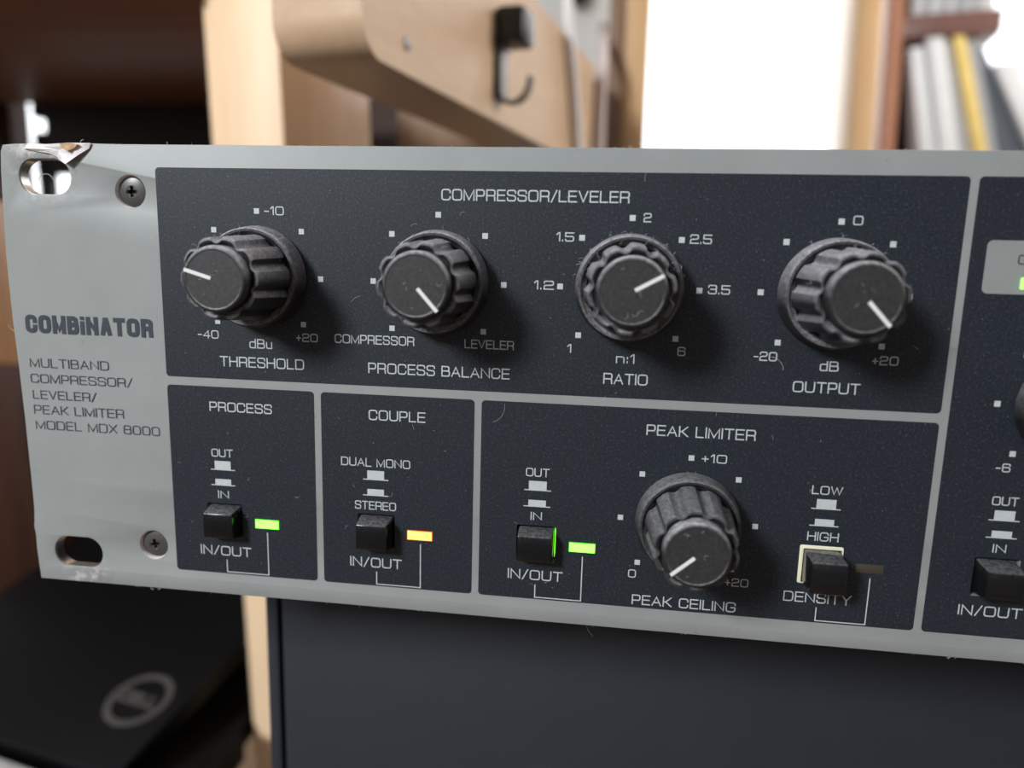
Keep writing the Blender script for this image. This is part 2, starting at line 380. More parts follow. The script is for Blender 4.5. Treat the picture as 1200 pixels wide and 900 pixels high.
def text_quads(s, x0, x1, z, h, t, gap=.30, wmul=1.0):
    """strokes of string s set from x0 to x1 on baseline z, cap height h, stroke t (mm)"""
    adv = 0; pos = []
    for ch in s:
        if ch == ' ': adv += .62; continue
        w_ = GL[ch][0]*wmul; pos.append((ch, adv, w_)); adv += w_+gap
    adv -= gap
    if x1 is None: k = h-t
    else: k = (x1-x0-t)/max(adv, 1e-6)
    if adv <= 0: k = h
    out = []; lo, hi = (z, z+h) if '/' not in s else (z-.1, z+h+.1)
    for ch, a, w_ in pos:
        for li, st in enumerate((BOLD.get(ch, GL[ch]) if t > .5 and h < 5 else GL[ch])[1]):
            pts, cl = st[:2]; tt = t*(st[2] if len(st) > 2 else 1)
            f = fillet([(p[0]*w_*k/(h-t), *p[1:]) for p in pts], cl, (h-t), (h-t))
            f = [(x0+t/2+a*k+x, z+t/2+y) for x, y in f]
            out.append([tuple(Vector((p.x, min(hi, max(lo, p.y)))) for p in q) for q in ribbon(f, cl, tt)])
    return out
def ink_mesh(name, groups, y=-.07, org=(0, 0)):
    v, f = [], []; d = 0
    for qs in groups:
        for q in qs:
            a = len(v); d += .0011
            ar = sum(q[i][0]*q[(i+1) % 4][1]-q[(i+1) % 4][0]*q[i][1] for i in range(4))
            qq = q if ar > 0 else q[::-1]
            v += [(p[0]-org[0], y-d % .045, p[1]-org[1]) for p in qq]; f.append((a, a+1, a+2, a+3))
    return mesh(name, v, f)
def rq(x0, x1, z0, z1): return [[Vector((x0, z0)), Vector((x1, z0)), Vector((x1, z1)), Vector((x0, z1))]]

# ------------------------------------------------------------ the room
floor = box('floor', -1500, 1300, -1210, 1500, -830, -800, M['floor'], bev=0, kind='structure')
box('ceiling', -1500, 1300, -1210, 1500, 1500, 1530, M['ceil'], bev=0, kind='structure')
def wall_y(name, y0, y1, holes):
    me = plate(name, [(-1500, -800), (1300, -800), (1300, 1500), (-1500, 1500)], [rrect(a, b_, c, d, 1, 1) for a, b_, c, d in holes], y0, y1)
    link(name, me, M['wall' if 'back' in name else 'wall2'], kind='structure')
# two openings look out to the bright overcast sky
W1 = (150, 1150, -60, 1100); W2 = (-1440, -1080, 40, 640)
wall_y('wall_back', 1500, 1560, [W1, W2])
wall_y('wall_front', -1270, -1210, [(-1030, -560, 560, 1080)])
box('wall_left', -1560, -1500, -1270, 1560, -800, 1500, M['wall2'], bev=0, kind='structure')
box('wall_right', 1300, 1360, -1270, 1560, -800, 1500, M['wall2'], bev=0, kind='structure')
def window(n, x0, x1, z0, z1, y):
    e = link('window_%d' % n, None, loc=((x0+x1)/2, y, z0), kind='structure')
    link('window_frame', plate('window_frame', [(x0, z0), (x1, z0), (x1, z1), (x0, z1)], [[(x0+28, z0+28), (x1-28, z0+28), (x1-28, z1-28), (x0+28, z1-28)]], y-8, y+40), M['frame'], e, (0, 0, 0))
    box('window_glass', x0+28, x1-28, y+14, y+18, z0+28, z1-28, M['glass'], e, bev=0)
window(1, *W1, 1508); window(2, *W2, 1508); window(3, -1030, -560, 560, 1080, -1255)

# ------------------------------------------------------------ rack unit
unit = link('rack_unit', None, loc=(236, 0, 0), label='grey two-space rack audio processor with dark printed sections, black knobs and lit buttons', cat='audio processor')
COLX = [37.3, 68.5, 99.8, 151.45, 181.0]     # push button columns
BZ = 15.7
cut = [rrect(c-3.75, c+3.75, 12.1, 19.35, .35, 2) for c in COLX]
def slot(cx, cz): return rrect(cx-5.4, cx+5.4, cz-3.35, cz+3.35, 3.3, 9)
SC = [(21.2, 79.5), (21.55, 9.4)]
edge = [(-4.55, 0), (14, .05), (477.5, 0), (477.5, 88), (60, 88), (20, 88.05), (14, 88.15), (6, 87.9), (2, 88.1), (-2.2, 88.0), (-4.5, 87.8), (-5.05, 86.6), (-5.35, 83), (-5.7, 74), (-5.9, 66.9), (-5.75, 55),
        (-5.35, 46), (-5.0, 35), (-4.8, 22), (-4.75, 15.5), (-4.95, 12.8), (-5.15, 11.6), (-4.9, 9.6), (-4.95, 7), (-4.75, 3)]
pmesh = plate('front_panel', edge[::-1] if 0 else edge, [slot(3.75, 82.0), slot(4.6, 6.5)]+[circ(a, b_, 3.05) for a, b_ in SC]+cut, 0, 2.4, .12)
panel = link('front_panel', pmesh, M['panel'], unit, (0, 0, 0))
box('chassis', 18, 455, 2.42, 262, 1.5, 86.5, M['chassis'], unit, bev=.5)
for x in (50, 425):
    for y in (60, 235): link('rubber_foot', fix(mesh('rubber_foot', [(8*math.cos(t*R(20))*(1-.1*k), 8*math.sin(t*R(20))*(1-.1*k), z) for k, z in ((1, -6), (0, 1.5)) for t in range(18)],
             [(i, (i+1) % 18, 18+(i+1) % 18, 18+i) for i in range(18)]+[tuple(range(18)), tuple(range(18, 36))], 40)), M['recess'], unit, (x, y, 0))
# rack slots are lined with bare worn metal
for nm, cx, cz in (('slot_lining', 3.75, 82.0), ('slot_lining', 4.6, 6.5)):
    o_ = slot(cx, cz); i_ = rrect(cx-5.28, cx+5.28, cz-3.23, cz+3.23, 3.2, 9)
    link(nm, plate(nm, o_, [i_], .35, 2.35), M['metal'], unit, (0, 0, 0), label='bare metal inner rim of the rack mounting slot')
# printed dark sections
L_, a_, b2, c_, d_, e_, g_ = 26.457, 56.45, 57.79, 87.59, 88.9, 168.58, 169.94
t_, m1, m2, bb = 83.95, 44.6, 42.96, 4.55
secs = [(L_, e_, m1, t_, []), (L_, a_, bb, m2, [cut[0]]), (b2, c_, bb, m2, [cut[1]]), (d_, e_, bb, m2, [cut[2], cut[3]]), (g_, 236, bb, t_, [cut[4]])]
for x0, x1, z0, z1, hs in secs:
    link('printed_section', plate('printed_section', rrect(x0, x1, z0, z1, .75), hs, -.02, 0.004), M['ink'], panel, (0, 0, 0))
link('display_field', plate('display_field', rrect(172.4, 232, 65.2, 73.9, .9), [], -.04, -.018), M['panel'], panel, (0, 0, 0), label='grey rounded field for the meter lamps')

TXT = [  # text, x0, x1, baseline, cap height
 ('COMPRESSOR/LEVELER', 80.94, 114.06, 78.8, 2.0), ('2', 116.6, 117.95, 75.65, 1.58), ('1.5', 101.67, 104.78, 72.1, 1.6), ('2.5', 124.67, 128.35, 72.2, 1.6),
 ('0', 151.06, 152.65, 75.85, 1.55), ('-10', 47.65, 51.45, 75.65, 1.6), ('-40', 33.42, 37.67, 52.35, 1.6), ('dBu', 43.83, 48.39, 50.8, 1.8), ('THRESHOLD', 37.71, 54.65, 47.05, 2.0),
 ('+20', 53.19, 57.46, 52.45, 1.58), ('COMPRESSOR', 60.77, 76.08, 52.5, 1.7), ('LEVELER', 85.5, 94.65, 52.5, 1.66), ('PROCESS BALANCE', 67.22, 94.0, 47.05, 2.0),
 ('1.2', 97.96, 101.52, 63.6, 1.6), ('1', 104.3, 105.04, 52.46, 1.56), ('n:1', 113.1, 116.36, 50.95, 1.7), ('RATIO', 111.01, 118.89, 47.1, 2.0), ('6', 123.76, 125.16, 52.7, 1.62),
 ('3.5', 128.28, 132.01, 63.7, 1.62), ('-20', 136.84, 140.8, 52.45, 1.62), ('dB', 148.02, 151.15, 51.1, 1.75), ('+20', 156.48, 160.76, 52.55, 1.56), ('OUTPUT', 143.85, 155.05, 47.2, 1.95),
 ('PEAK LIMITER', 119.2, 138.36, 38.05, 2.0), ('+10', 129.29, 133.72, 33.55, 1.6), ('LOW', 148.78, 154.03, 28.95, 1.62), ('HIGH', 148.74, 154.16, 20.25, 1.7), ('DENSITY', 145.6, 157.46, 8.35, 1.98),
 ('PROCESS', 35.12, 47.93, 38.1, 1.9), ('OUT', 35.09, 39.56, 28.92, 1.62), ('IN', 36.1, 38.38, 20.4, 1.62), ('COUPLE', 67.24, 78.26, 38.05, 2.0), ('DUAL MONO', 61.66, 75.36, 28.85, 1.7),
 ('STEREO', 64.34, 72.55, 20.25, 1.7), ('OUT', 97.52, 101.95, 28.95, 1.64), ('IN', 98.65, 100.79, 20.45, 1.6), ('IN/OUT', 31.84, 42.64, 8.4, 2.0), ('IN/OUT', 63.23, 73.68, 8.4, 2.0),
 ('IN/OUT', 94.6, 105.09, 8.45, 2.0), ('0', 117.33, 118.8, 10.5, 1.62), ('PEAK CEILING', 118.3, 137.35, 5.2, 1.98), ('+20', 135.05, 139.25, 10.3, 1.62), ('-6', 178.49, 180.83, 34.95, 1.55),
 ('OUT', 178.67, 182.94, 29.0, 1.6), ('IN', 179.86, 182.07, 20.4, 1.58), ('IN/OUT', 175.63, 186.22, 8.4, 1.95)]
for s, x0, x1, z, h in TXT:
    link('lettering', ink_mesh('lettering', text_quads(s, x0, x1, z, h, .235 if h > 1.85 else .205)), M['white'], panel, (0, 0, 0))
for s, x0, x1, z, h in [('MULTIBAND', -2.74, 14.34, 45.1, 1.85), ('COMPRESSOR/', -2.85, 19.15, 41.95, 1.8), ('LEVELER/', -2.68, 11.22, 38.65, 1.8), ('PEAK LIMITER', -2.71, 16.89, 35.55, 1.85), ('MODEL MDX 8000', -2.63, 24.35, 32.4, 1.85)]:
    link('lettering', ink_mesh('lettering', text_quads(s, x0, x1, z, h, .20)), M['black'], panel, (0, 0, 0))
link('lettering', ink_mesh('lettering', text_quads('COMBiNATOR', -2.94, 24.18, 52.0, 3.6, .90, gap=.40, wmul=.56)), M['black'], panel, (0, 0, 0), label='heavy condensed dark lettering')
link('lettering', ink_mesh('lettering', text_quads('G', 177.35, 179.1, 70.05, 1.6, .22), y=-.06), M['black'], panel, (0, 0, 0))

# dial marks
KN = [(46.15, 64.25, -74), (80.4, 64.2, 138.2), (114.73, 64.25, 61), (149.22, 64.3, 137), (127.47, 22.16, -131.5), (189.4, 46.8, 30)]
for i, (cx, cz, _) in enumerate(KN):
    g = []
    for k in range(-3, 4):
        t = R(45*k); x = cx+12.1*math.sin(t); z = cz+12.1*math.cos(t); g.append(rq(x-.5, x+.5, z-.5, z+.5))
    link('dial_marks', ink_mesh('dial_marks', g), M['white'], panel, (0, 0, 0))
# push-button pictograms and the bracket that ties button to lamp
for i, c in enumerate(COLX):
    g = [rq(c-2.5, c+2.55, 26.22, 26.42), rq(c-1.65, c+1.7, 26.42, 28.1), rq(c-2.55, c+2.5, 23.05, 23.25), rq(c-1.65, c+1.65, 23.25, 24.4)]
    link('pictogram', ink_mesh('pictogram', g), M['white'], panel, (0, 0, 0))
    x1 = c+8.9; zt = 13.9; z0 = 4.85 if i != 4 else 4.85
    if i == 3: x1 = c+8.8
    if i == 4: continue
    g = [rq(c, c+.2, z0, 7.55), rq(c, x1+.1, z0, z0+.2), rq(x1-.1, x1+.1, z0, zt)]
    link('bracket_line', ink_mesh('bracket_line', g), M['white'], panel, (0, 0, 0))

# knobs
def groove(t):
    p = (t/(2*math.pi)*10) % 1; d = min(p, 1-p)*36     # degrees from the groove centre
    return max(0, 1-(d/9)**2)**1.2
def rf(r, h, t):
    if r < 6.3: return r
    return r-(.68 if h < 14 else .5)*groove(t)-.10*math.cos(10*t)
kv, kf = lathe([(7.85, 3.0), (7.80, 3.6), (7.45, 8), (7.12, 13.0), (7.02, 13.9), (6.85, 14.25), (6.5, 14.3), (6.15, 14.0), (5.95, 13.3), (5.6, 13.2)], 240, rf)
sv, sf = lathe([(9.0, .08), (9.42, .25), (9.45, .7), (9.1, 3.3), (9.0, 3.9), (8.75, 4.15), (8.35, 4.1), (8.1, 3.7), (7.4, 3.3)], 128)
cv, cf = lathe([(5.62, 13.2), (5.62, 15.2), (5.55, 15.6), (5.3, 15.93), (5.0, 16.0), (4.85, 15.93), (4.75, 15.93), (.05, 15.93)], 96, cap1=True)
kme, sme, cme = mesh('knob', kv, kf, 28), mesh('knob_skirt', sv, sf, 40), mesh('knob_cap', cv, cf, 30)
for m_ in (kme, sme, cme): fix(m_)
pme = bevel_mesh('pointer_line', *box_data(-.3, .3, -16.03, -15.85, .55, 5.45), .03, 1)
kme2, sme2 = kme.copy(), sme.copy()
for x, z, an in KN:
    low = z < 50; km = M['knob2' if low else 'knob']
    k = link('knob', kme2 if low else kme, km, unit, (x, 0, z), roty=R(an))
    link('knob_skirt', sme2 if low else sme, km, k, (x, 0, z)); link('knob_cap', cme, M['cap'], k, (x, 0, z))
    link('pointer_line', pme, M['pointer'], k, (x, 0, z), label='white pointer line')
    link('shaft', fix(mesh('shaft', *lathe([(3, -2.4), (3, 4), (.1, 4)], 24), 40)), M['metal'], k, (x, 0, z))

# push buttons
def button_mesh(h, w0=3.4, w1=3.02, zb=(-3.35, 3.4), zf=(-2.5, 2.5)):
    v = [(-w0, 2.3, zb[0]), (w0, 2.3, zb[0]), (w0, 2.3, zb[1]), (-w0, 2.3, zb[1]), (-w1, -h, zf[0]), (w1, -h, zf[0]), (w1, -h, zf[1]), (-w1, -h, zf[1])]
    f = [(0, 1, 2, 3), (7, 6, 5, 4), (0, 4, 5, 1), (1, 5, 6, 2), (2, 6, 7, 3), (3, 7, 4, 0)]
    return bevel_mesh('push_button', v, f, .28, 3)
for i, (c, h) in enumerate(zip(COLX, (3.0, 3.2, 2.9, 5.8, 3.7))):
    a = dict(w1=3.25) if i == 2 else (dict(w0=3.1, w1=3.0, zb=(-3.2, 3.1), zf=(-3.1, 2.7)) if i == 3 else {})
    link('push_button', button_mesh(h, **a), M['button'], unit, (c, 0, BZ))
    if i == 3:
        link('button_surround', plate('button_surround', rrect(c-3.75, c+3.75, 12.1, 19.35, .3, 2), [rrect(c-3.12, c+3.6, 12.2, 18.75, .2, 2)], -.25, 2.3, .05), M['cream'], unit, (0, 0, 0), label='cream plastic surround of the raised button')
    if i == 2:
        box('led_reflection', c+3.52, c+3.62, -.05, 2.2, 13.4, 18.7, M['led_gl'], unit, bev=0, label='green lamp reflection in the button gap, built as a glowing strip')  # glowing strip stands in for the lamp's reflection in the cutout
# lamps
for c, m_, lb in ((46.2, 'led_g', 'lit green lamp'), (77.25, 'led_o', 'lit orange lamp'), (108.55, 'led_g', 'lit green lamp'), (160.0, 'led_off', 'unlit dark lamp')):
    lm = box('indicator_lamp', c-2.38, c+2.38, -.30 if m_ != 'led_off' else -.06, .3, 14.8, 16.5, M[m_], unit, bev=.08, label=lb)
    if m_ != 'led_off': box('lamp_rim', c-2.52, c+2.52, -.14, .28, 14.66, 16.64, M['rim_g' if m_ == 'led_g' else 'rim_o'], lm, bev=.05, label='coloured edge of the lamp')
box('indicator_lamp', 178.25, 183.1, -.3, .3, 66.1, 67.9, M['led_g'], unit, bev=.08, label='lit green meter lamp')

# screws with phillips recess
def cross(r, w_):
    return [(w_, w_), (w_, r), (-w_, r), (-w_, w_), (-r, w_), (-r, -w_), (-w_, -w_), (-w_, -r), (w_, -r), (w_, -w_), (r, -w_), (r, w_)]
for i, (x, z) in enumerate(SC):
    rv, rf_ = lathe([(3.08, .02), (3.03, -.05), (2.85, -.6), (2.8, -1.6)], 48)
    o = link('countersunk_screw', fix(mesh('screw_head', *lathe([(.9, -.75), (1.15, -.42), (1.8, -.48), (2.3, -.58), (2.62, -.68), (2.76, -1.1)], 40), 30)), M['screw'], unit, (x, 0, z), label='black cross-head screw')
    link('countersink', fix(mesh('countersink', rv, rf_, 30)), M['burr'], o, (x, 0, z), label='bright bevelled hole edge')
    an = R(12 if i else 2); ca, sa = math.cos(an), math.sin(an)
    pts = [(px*ca-pz*sa, px*sa+pz*ca) for px, pz in cross(1.25, .33)]
    link('screw_face', plate('screw_face', circ(0, 0, 1.7, 32), [pts], .48, .95, 0), M['screw'], o, (x, 0, z))
    link('screw_recess', fix(mesh('screw_recess', *lathe([(1.6, -1.3), (.05, -1.35)], 24), 30)), M['recess'], o, (x, 0, z), label='black cross recess')

# torn enamel flap bent out over the upper slot
fl = [(1.0, 88.05), (5.0, 87.9), (9.6, 88.2), (14.0, 88.15), (13.6, 87.2), (11.6, 85.9), (9.2, 84.25), (8.2, 84.8), (7.3, 85.5), (5.5, 86.2), (2.6, 86.6), (0.2, 87.1)]
cen = (7.6, 86.8); v = []; f = []
for sgn in (0, 1):
    for j, (x, z) in enumerate(fl): v.append((x, (-.25-.95*math.exp(-((x-9.5)/3.2)**2)*((88.2-z)/4)-.18*(j % 2))+sgn*.22, z))
    for j, (x, z) in enumerate(fl):
        x2 = x+(cen[0]-x)*.5; z2 = z+(cen[1]-z)*.5
        v.append((x2, -.62-.35*((j*7) % 5)/5+sgn*.22, z2))
    v.append((cen[0], -.7+sgn*.22, cen[1]))
n_ = len(fl); H = 2*n_+1
for sgn in (0, 1):
    for j in range(n_):
        k = (j+1) % n_; q = [(sgn*H+j, sgn*H+k, sgn*H+n_+k, sgn*H+n_+j), (sgn*H+n_+j, sgn*H+n_+k, sgn*H+2*n_)]
        f += [t if sgn else t[::-1] for t in q]
for j in range(n_): k = (j+1) % n_; f.append((j, k, H+k, H+j))
link('torn_flap', fix(mesh('torn_flap', v, f, 25)), M['burr'], panel, (0, 0, 0), label='torn whitish flap of enamel and metal')
rs = [(8.2, 87.95), (10.3, 88.1), (11.9, 87.8), (11.2, 87.1), (9.9, 86.55), (8.9, 87.0)]
vv = [(x, -1.32+.25*abs(x-10)*.4, z) for x, z in rs]+[(x, -.6, z) for x, z in rs]
link('rust_patch', fix(mesh('rust_patch', vv, [tuple(range(6)), tuple(range(6, 12))]+[(j, (j+1) % 6, 6+(j+1) % 6, 6+j) for j in range(6)], 20)), M['rust'], panel, (0, 0, 0), label='brown rusty patch')

# lint and dust fibres
def fibre(v, f, p, ln, ang, curl, r=.022, dy=-.05, out=0):
    x, y, z = p; pts = []; a = ang
    for k in range(7):
        pts.append(Vector((x, y, z))); s_ = ln/6
        x += math.cos(a)*s_; z += math.sin(a)*s_; y -= out*s_; a += curl/6*random.uniform(.5, 1.5)
    b0 = len(v)
    for i, q in enumerate(pts):
        t = (pts[min(i+1, 6)]-pts[max(0, i-1)]).normalized(); n1 = Vector((-t.z, 0, t.x)); n2 = Vector((0, -1, 0))
        v += [tuple(q+n1*r), tuple(q+n2*r*1.5), tuple(q-n1*r)]
    for i in range(6):
        for j in range(3): f.append((b0+i*3+j, b0+i*3+(j+1) % 3, b0+i*3+3+(j+1) % 3, b0+i*3+3+j))
v, f = [], []
U = random.uniform
for _ in range(36): fibre(v, f, (U(24, 167), -.06, U(6, 83)), U(.4, 1.6), U(0, 6.3), U(-3, 3), .014)
for _ in range(150): fibre(v, f, (U(24, 185), -.06, U(6, 83)), U(.06, .16), U(0, 6.3), 0, U(.015, .035))
fibre(v, f, (93.2, -.06, 42.5), 4.6, -1.5, -1.3, .02); fibre(v, f, (139.6, -.06, 53.2), 3.6, -.1, -1.6, .03); fibre(v, f, (75.8, -.06, 37.6), 1.0, -1.4, .4, .025)
fibre(v, f, (64, -.06, 60.2), 2.2, .9, -.9, .015)
for _ in range(60):
    x = U(-2, 190); fibre(v, f, (x, U(.0, 1.5), 88.05), U(.15, .7), U(.2, 2.9), U(-2, 2), .02)
for _ in range(46):
    x = U(-2, 190); fibre(v, f, (x, U(.0, 1), -.02), U(.1, .6), -U(.2, 2.9), U(-2, 2), .022)
fibre(v, f, (11.2, .6, 88.1), 1.0, 1.6, -1.4, .05); fibre(v, f, (11.4, .6, 88.8), .6, .1, .4, .05)
fibre(v, f, (-5.2, .5, 56.2), 3.4, 2.6, -3.4, .03); fibre(v, f, (-7.2, .5, 53.4), 2.4, -1.2, 1.4, .03)
fibre(v, f, (20, .5, -.1), 1.1, -1.7, 2.5, .045); fibre(v, f, (21.5, .5, -.3), .9, -1.0, 2.6, .045); fibre(v, f, (110, .5, -.3), 2.6, -1.2, .6, .02)
fibre(v, f, (3.2, -.9, 81.2), 4.2, 1.2, -2.6, .05)
link('lint', mesh('lint', v, f), M['lint'], unit, (0, 0, 0), kind='stuff', label='white lint fibres and dust specks')
for (x, z, an), extra in zip(KN, (34, 14, 52, 18, 14, 8)):
    v, f = [], []
    for _ in range(extra):
        a = R(U(-80, 75)); big = random.random() < .5
        rr, y = (9.25, -U(.4, 3.9)) if big else (U(7.0, 7.5), -U(5, 13.5))
        fibre(v, f, (rr*math.sin(a), y, rr*math.cos(a)), U(.25, 1.3), math.pi/2-a+U(-1.2, 1.2), U(-3, 3), U(.012, .026), out=U(-.4, .5))
    for _ in range(5):
        a = U(0, 6.3); rr = U(.5, 4.6); fibre(v, f, (rr*math.sin(a), -15.97, rr*math.cos(a)), U(.2, 1.4), U(0, 6.3), U(-4, 4), .018)
    link('lint', mesh('lint', v, f), M['lint'], unit, (x, 0, z), kind='stuff', label='lint clinging to the knob')

# ------------------------------------------------------------ cabinet the unit stands on
cb = link('cabinet', None, loc=(255, 320, -800), label='dark slate cabinet directly beneath the rack unit', cat='cabinet')
box('cabinet_body', 26, 485, 42, 620, -800, -6, M['cabinet'], cb, bev=1)
box('stile', 26, 29.3, 38, 42, -798, -7, M['cabinet'], cb, bev=.5)
box('door', 30.4, 484, 38, 42, -798, -7, M['cabinet'], cb, bev=.5)

# ------------------------------------------------------------ wooden furniture behind (turned 12 degrees)
A12 = R(12); E1 = Vector((math.cos(A12), -math.sin(A12), 0)); E2 = Vector((math.sin(A12), math.cos(A12), 0))
LN = .035
FA = (Vector((-45.7, 215, 0)), E1, E2)
box('wooden_upright', -43.4, 0, 0, 83.5, -800, 700, M['beech'], bev=2, lean=LN, zr=121, frame=FA, label='pale beech upright post left of the cabinet, in front of the dark shelf', cat='post')

# rail with the rounded front end
rail = link('wooden_rail', None, loc=(60, 290, 136), label='thick wooden rail with rounded front end running back above the unit', cat='rail')
P0 = Vector((26, 120, 0)); T0, T1, ZB, ZT, TH = 0, 332, 136.2, 330, 36
prof = [(T1, ZT)] + [(T1, ZB)]
RR = 13
arc = [(T0+RR-RR*math.cos(R(90*i/14)), ZB+RR-RR*math.sin(R(90*i/14))) for i in range(15)]     # from front edge down to the underside
def ztop(t): return 212+0*t
outline = [(T0, ztop(0))]+arc+[(T1, ZB), (T1, ztop(T1))]
v = []; n_ = len(outline)
for off in (0, -TH):
    for t, z in outline: q = P0+E2*t+E1*off; v.append((q.x-60, q.y-290, z-136))
bm = bmesh.new(); bvv = [bm.verts.new(q) for q in v]
bm.faces.new(bvv[:n_]); bm.faces.new(bvv[n_:][::-1])
for j in range(n_): k = (j+1) % n_; bm.faces.new((bvv[j], bvv[k], bvv[n_+k], bvv[n_+j]))
es = [e for e in bm.edges if (e.verts[0] in bvv[:n_]) == (e.verts[1] in bvv[:n_])]
bmesh.ops.bevel(bm, geom=es, offset=.8, segments=2, affect='EDGES')
bmesh.ops.recalc_face_normals(bm, faces=list(bm.faces))
for q in bm.verts: q.co *= S
me = bpy.data.meshes.new('rail_board'); bm.to_mesh(me); bm.free(); me.polygons.foreach_set('use_smooth', [True]*len(me.polygons)); me.set_sharp_from_angle(angle=R(35))
link('rail_board', me, M['beech_y'], rail, (60, 290, 136))
# round-headed screw in the rail face
sq = P0+E2*32+E1*.0+Vector((0, 0, 147.2))
mv, mf = lathe([(2.6, 0), (2.5, .5), (1.6, .9), (.1, 1.0)], 24)
me = fix(mesh('rail_screw', mv, mf, 40)); o = link('rail_screw', me, M['steel'], rail, tuple(sq), label='small steel screw head'); o.rotation_euler = (0, 0, math.pi/2-A12)
box('cross_rail', -60, 104, 455, 478, 150, 205, M['mid'], bev=1.5, label='horizontal brown cross rail behind the hook rail', cat='rail')

# hook screwed to the rail
hk = link('wall_hook', None, loc=tuple(P0+E2*133+Vector((0, 0, 145))), label='black hook with square knob on the face of the wooden rail', cat='hook')
FR = (P0, E1, E2)
box('hook_knob', .1, 15, 122, 142, 172.5, 189, M['hook'], hk, bev=2.5, frame=FR)
box('hook_plate', .05, 1.6, 124, 140, 147, 175, M['steel'], hk, bev=.4, frame=FR, label='flat grey steel plate')
box('plate_edge', .05, 3.4, 122.6, 124.4, 146, 175, M['hook'], hk, bev=.4, frame=FR)
J = [(1.5, 149), (3, 146.6), (6, 145.6), (10, 146), (13.5, 148.6), (15.6, 152.5), (16.2, 157.5)]
jv = []
for t0 in (128.5, 133.5):
    for k, (u, z) in enumerate(J):
        u2, z2 = J[min(k+1, 6)]; u1, z1 = J[max(k-1, 0)]; d = Vector((u2-u1, z2-z1)).normalized()*.85
        for s_ in (1, -1): q = P0+E2*t0+E1*(u-d.y*s_); jv.append((q.x-WL[hk.name].x, q.y-WL[hk.name].y, z+d.x*s_-145))
jf = []
for k in range(6):
    a = 2*k; b_ = a+2; c0 = 14
    jf += [(a, b_, b_+c0, a+c0), (a+1, a+1+c0, b_+1+c0, b_+1), (a, a+1, b_+1, b_), (a+c0, b_+c0, b_+1+c0, a+1+c0)]
jf += [(0, 14, 15, 1), (12, 13, 27, 26)]
link('hook_arm', fix(mesh('hook_arm', jv, jf, 40)), M['hook'], hk, WL[hk.name])

# cables hanging in front of and behind the rail
c1 = P0+E2*236+E1*4
tube('cable', spline([(c1.x-6, c1.y-30, 520), (c1.x-3, c1.y-14, 330), (c1.x, c1.y, 230), (c1.x+8.3, c1.y+39, 140), (c1.x+12, c1.y+50, 0), (c1.x+12, c1.y+51, -3)]), 3.1, M['cable'], label='white cable hanging down across the wooden rail face', cat='cable')
tube('cable', spline([(98, 520, 262), (99, 480, 243), (101, 449, 222), (100.5, 446, 180), (100, 446, 60), (100, 448, -3)]), 3.6, M['pinkish'], label='pinkish grey cable hanging beside the narrow tan post', cat='cable')

box('wooden_upright', 117, 135.4, 480, 545, -6, 700, M['tan'], bev=1.5, lean=.01, zr=200, label='narrow tan post left of the bright window', cat='post')
box('wooden_upright', 104, 116.6, 482, 545, -6, 700, M['mid'], bev=1.5, lean=.01, zr=200, label='dark brown strip post against the narrow tan post', cat='post')
box('equipment_case', -86, -21, 480, 560, -800, 168, M['block'], bev=2, label='dark grey case under the rail, right of the beech post', cat='case')
box('wooden_block', -20, 17, 486, 560, -800, 158, M['tan'], bev=2, label='small tan wooden board end under the rail beside the dark grey case', cat='board')

box('wooden_board', -150, 20, 563, 580, -800, 260, M['brown_v'], bev=1, label='dark brown board standing behind the dark grey case', cat='board')
# shelf upper left, its far upright and what hangs under it
box('wooden_shelf', -450, -92, 212, 466.5, 190, 210, M['brown'], bev=1.2, label='dark brown shelf board high on the left, seen from below', cat='shelf')
box('wooden_upright', -480, -410, 467, 490, -800, 212, M['brown_v'], bev=1, label='dark reddish brown upright at the far left under the shelf', cat='post')
ec = link('equipment_case', None, loc=(-250, 478, 133), label='flat black box hung behind and below the dark brown shelf', cat='case')
box('case_body', -376.5, -112, 467, 490, 133, 209, M['case'], ec, bev=1)
box('case_lug', -388, -377, 467, 490, 179, 209, M['case'], ec, bev=.5)
box('case_lug', -388, -377, 467, 490, 133, 167, M['case'], ec, bev=.5)
box('case_bracket', -387, -374, 467, 475, 61, 132.8, M['case'], ec, bev=.5)
box('back_board', -396, -112, 456, 466, -190, 60, M['dark'], bev=0, label='back board behind the black computer lid, coloured black for the shaded interior', cat='board')  # near-black colour stands in for the shade inside the compartment
ls = link('lower_shelf', None, loc=(-200, 200, -205), label='black lower shelf carrying the closed laptop', cat='shelf')
box('shelf_board', -450, -92.2, 206, 466, -205, -190, M['dark'], ls, bev=1)
box('shelf_board', -92, -79, 206, 330, -205, -190, M['dark'], ls, bev=0)
box('shelf_board', -450, -73, 20, 205.5, -205, -190, M['dark'], ls, bev=1)
box('storage_box', -330, -270, 300, 400, -190, -9, M['brown_v'], bev=1, label='dark brown box standing on the lower shelf at the left', cat='box')
box('wooden_block', -330, -271, 300, 400, -8.7, 97, M['orange'], bev=1, label='orange-brown wooden block on top of the dark brown box', cat='block')

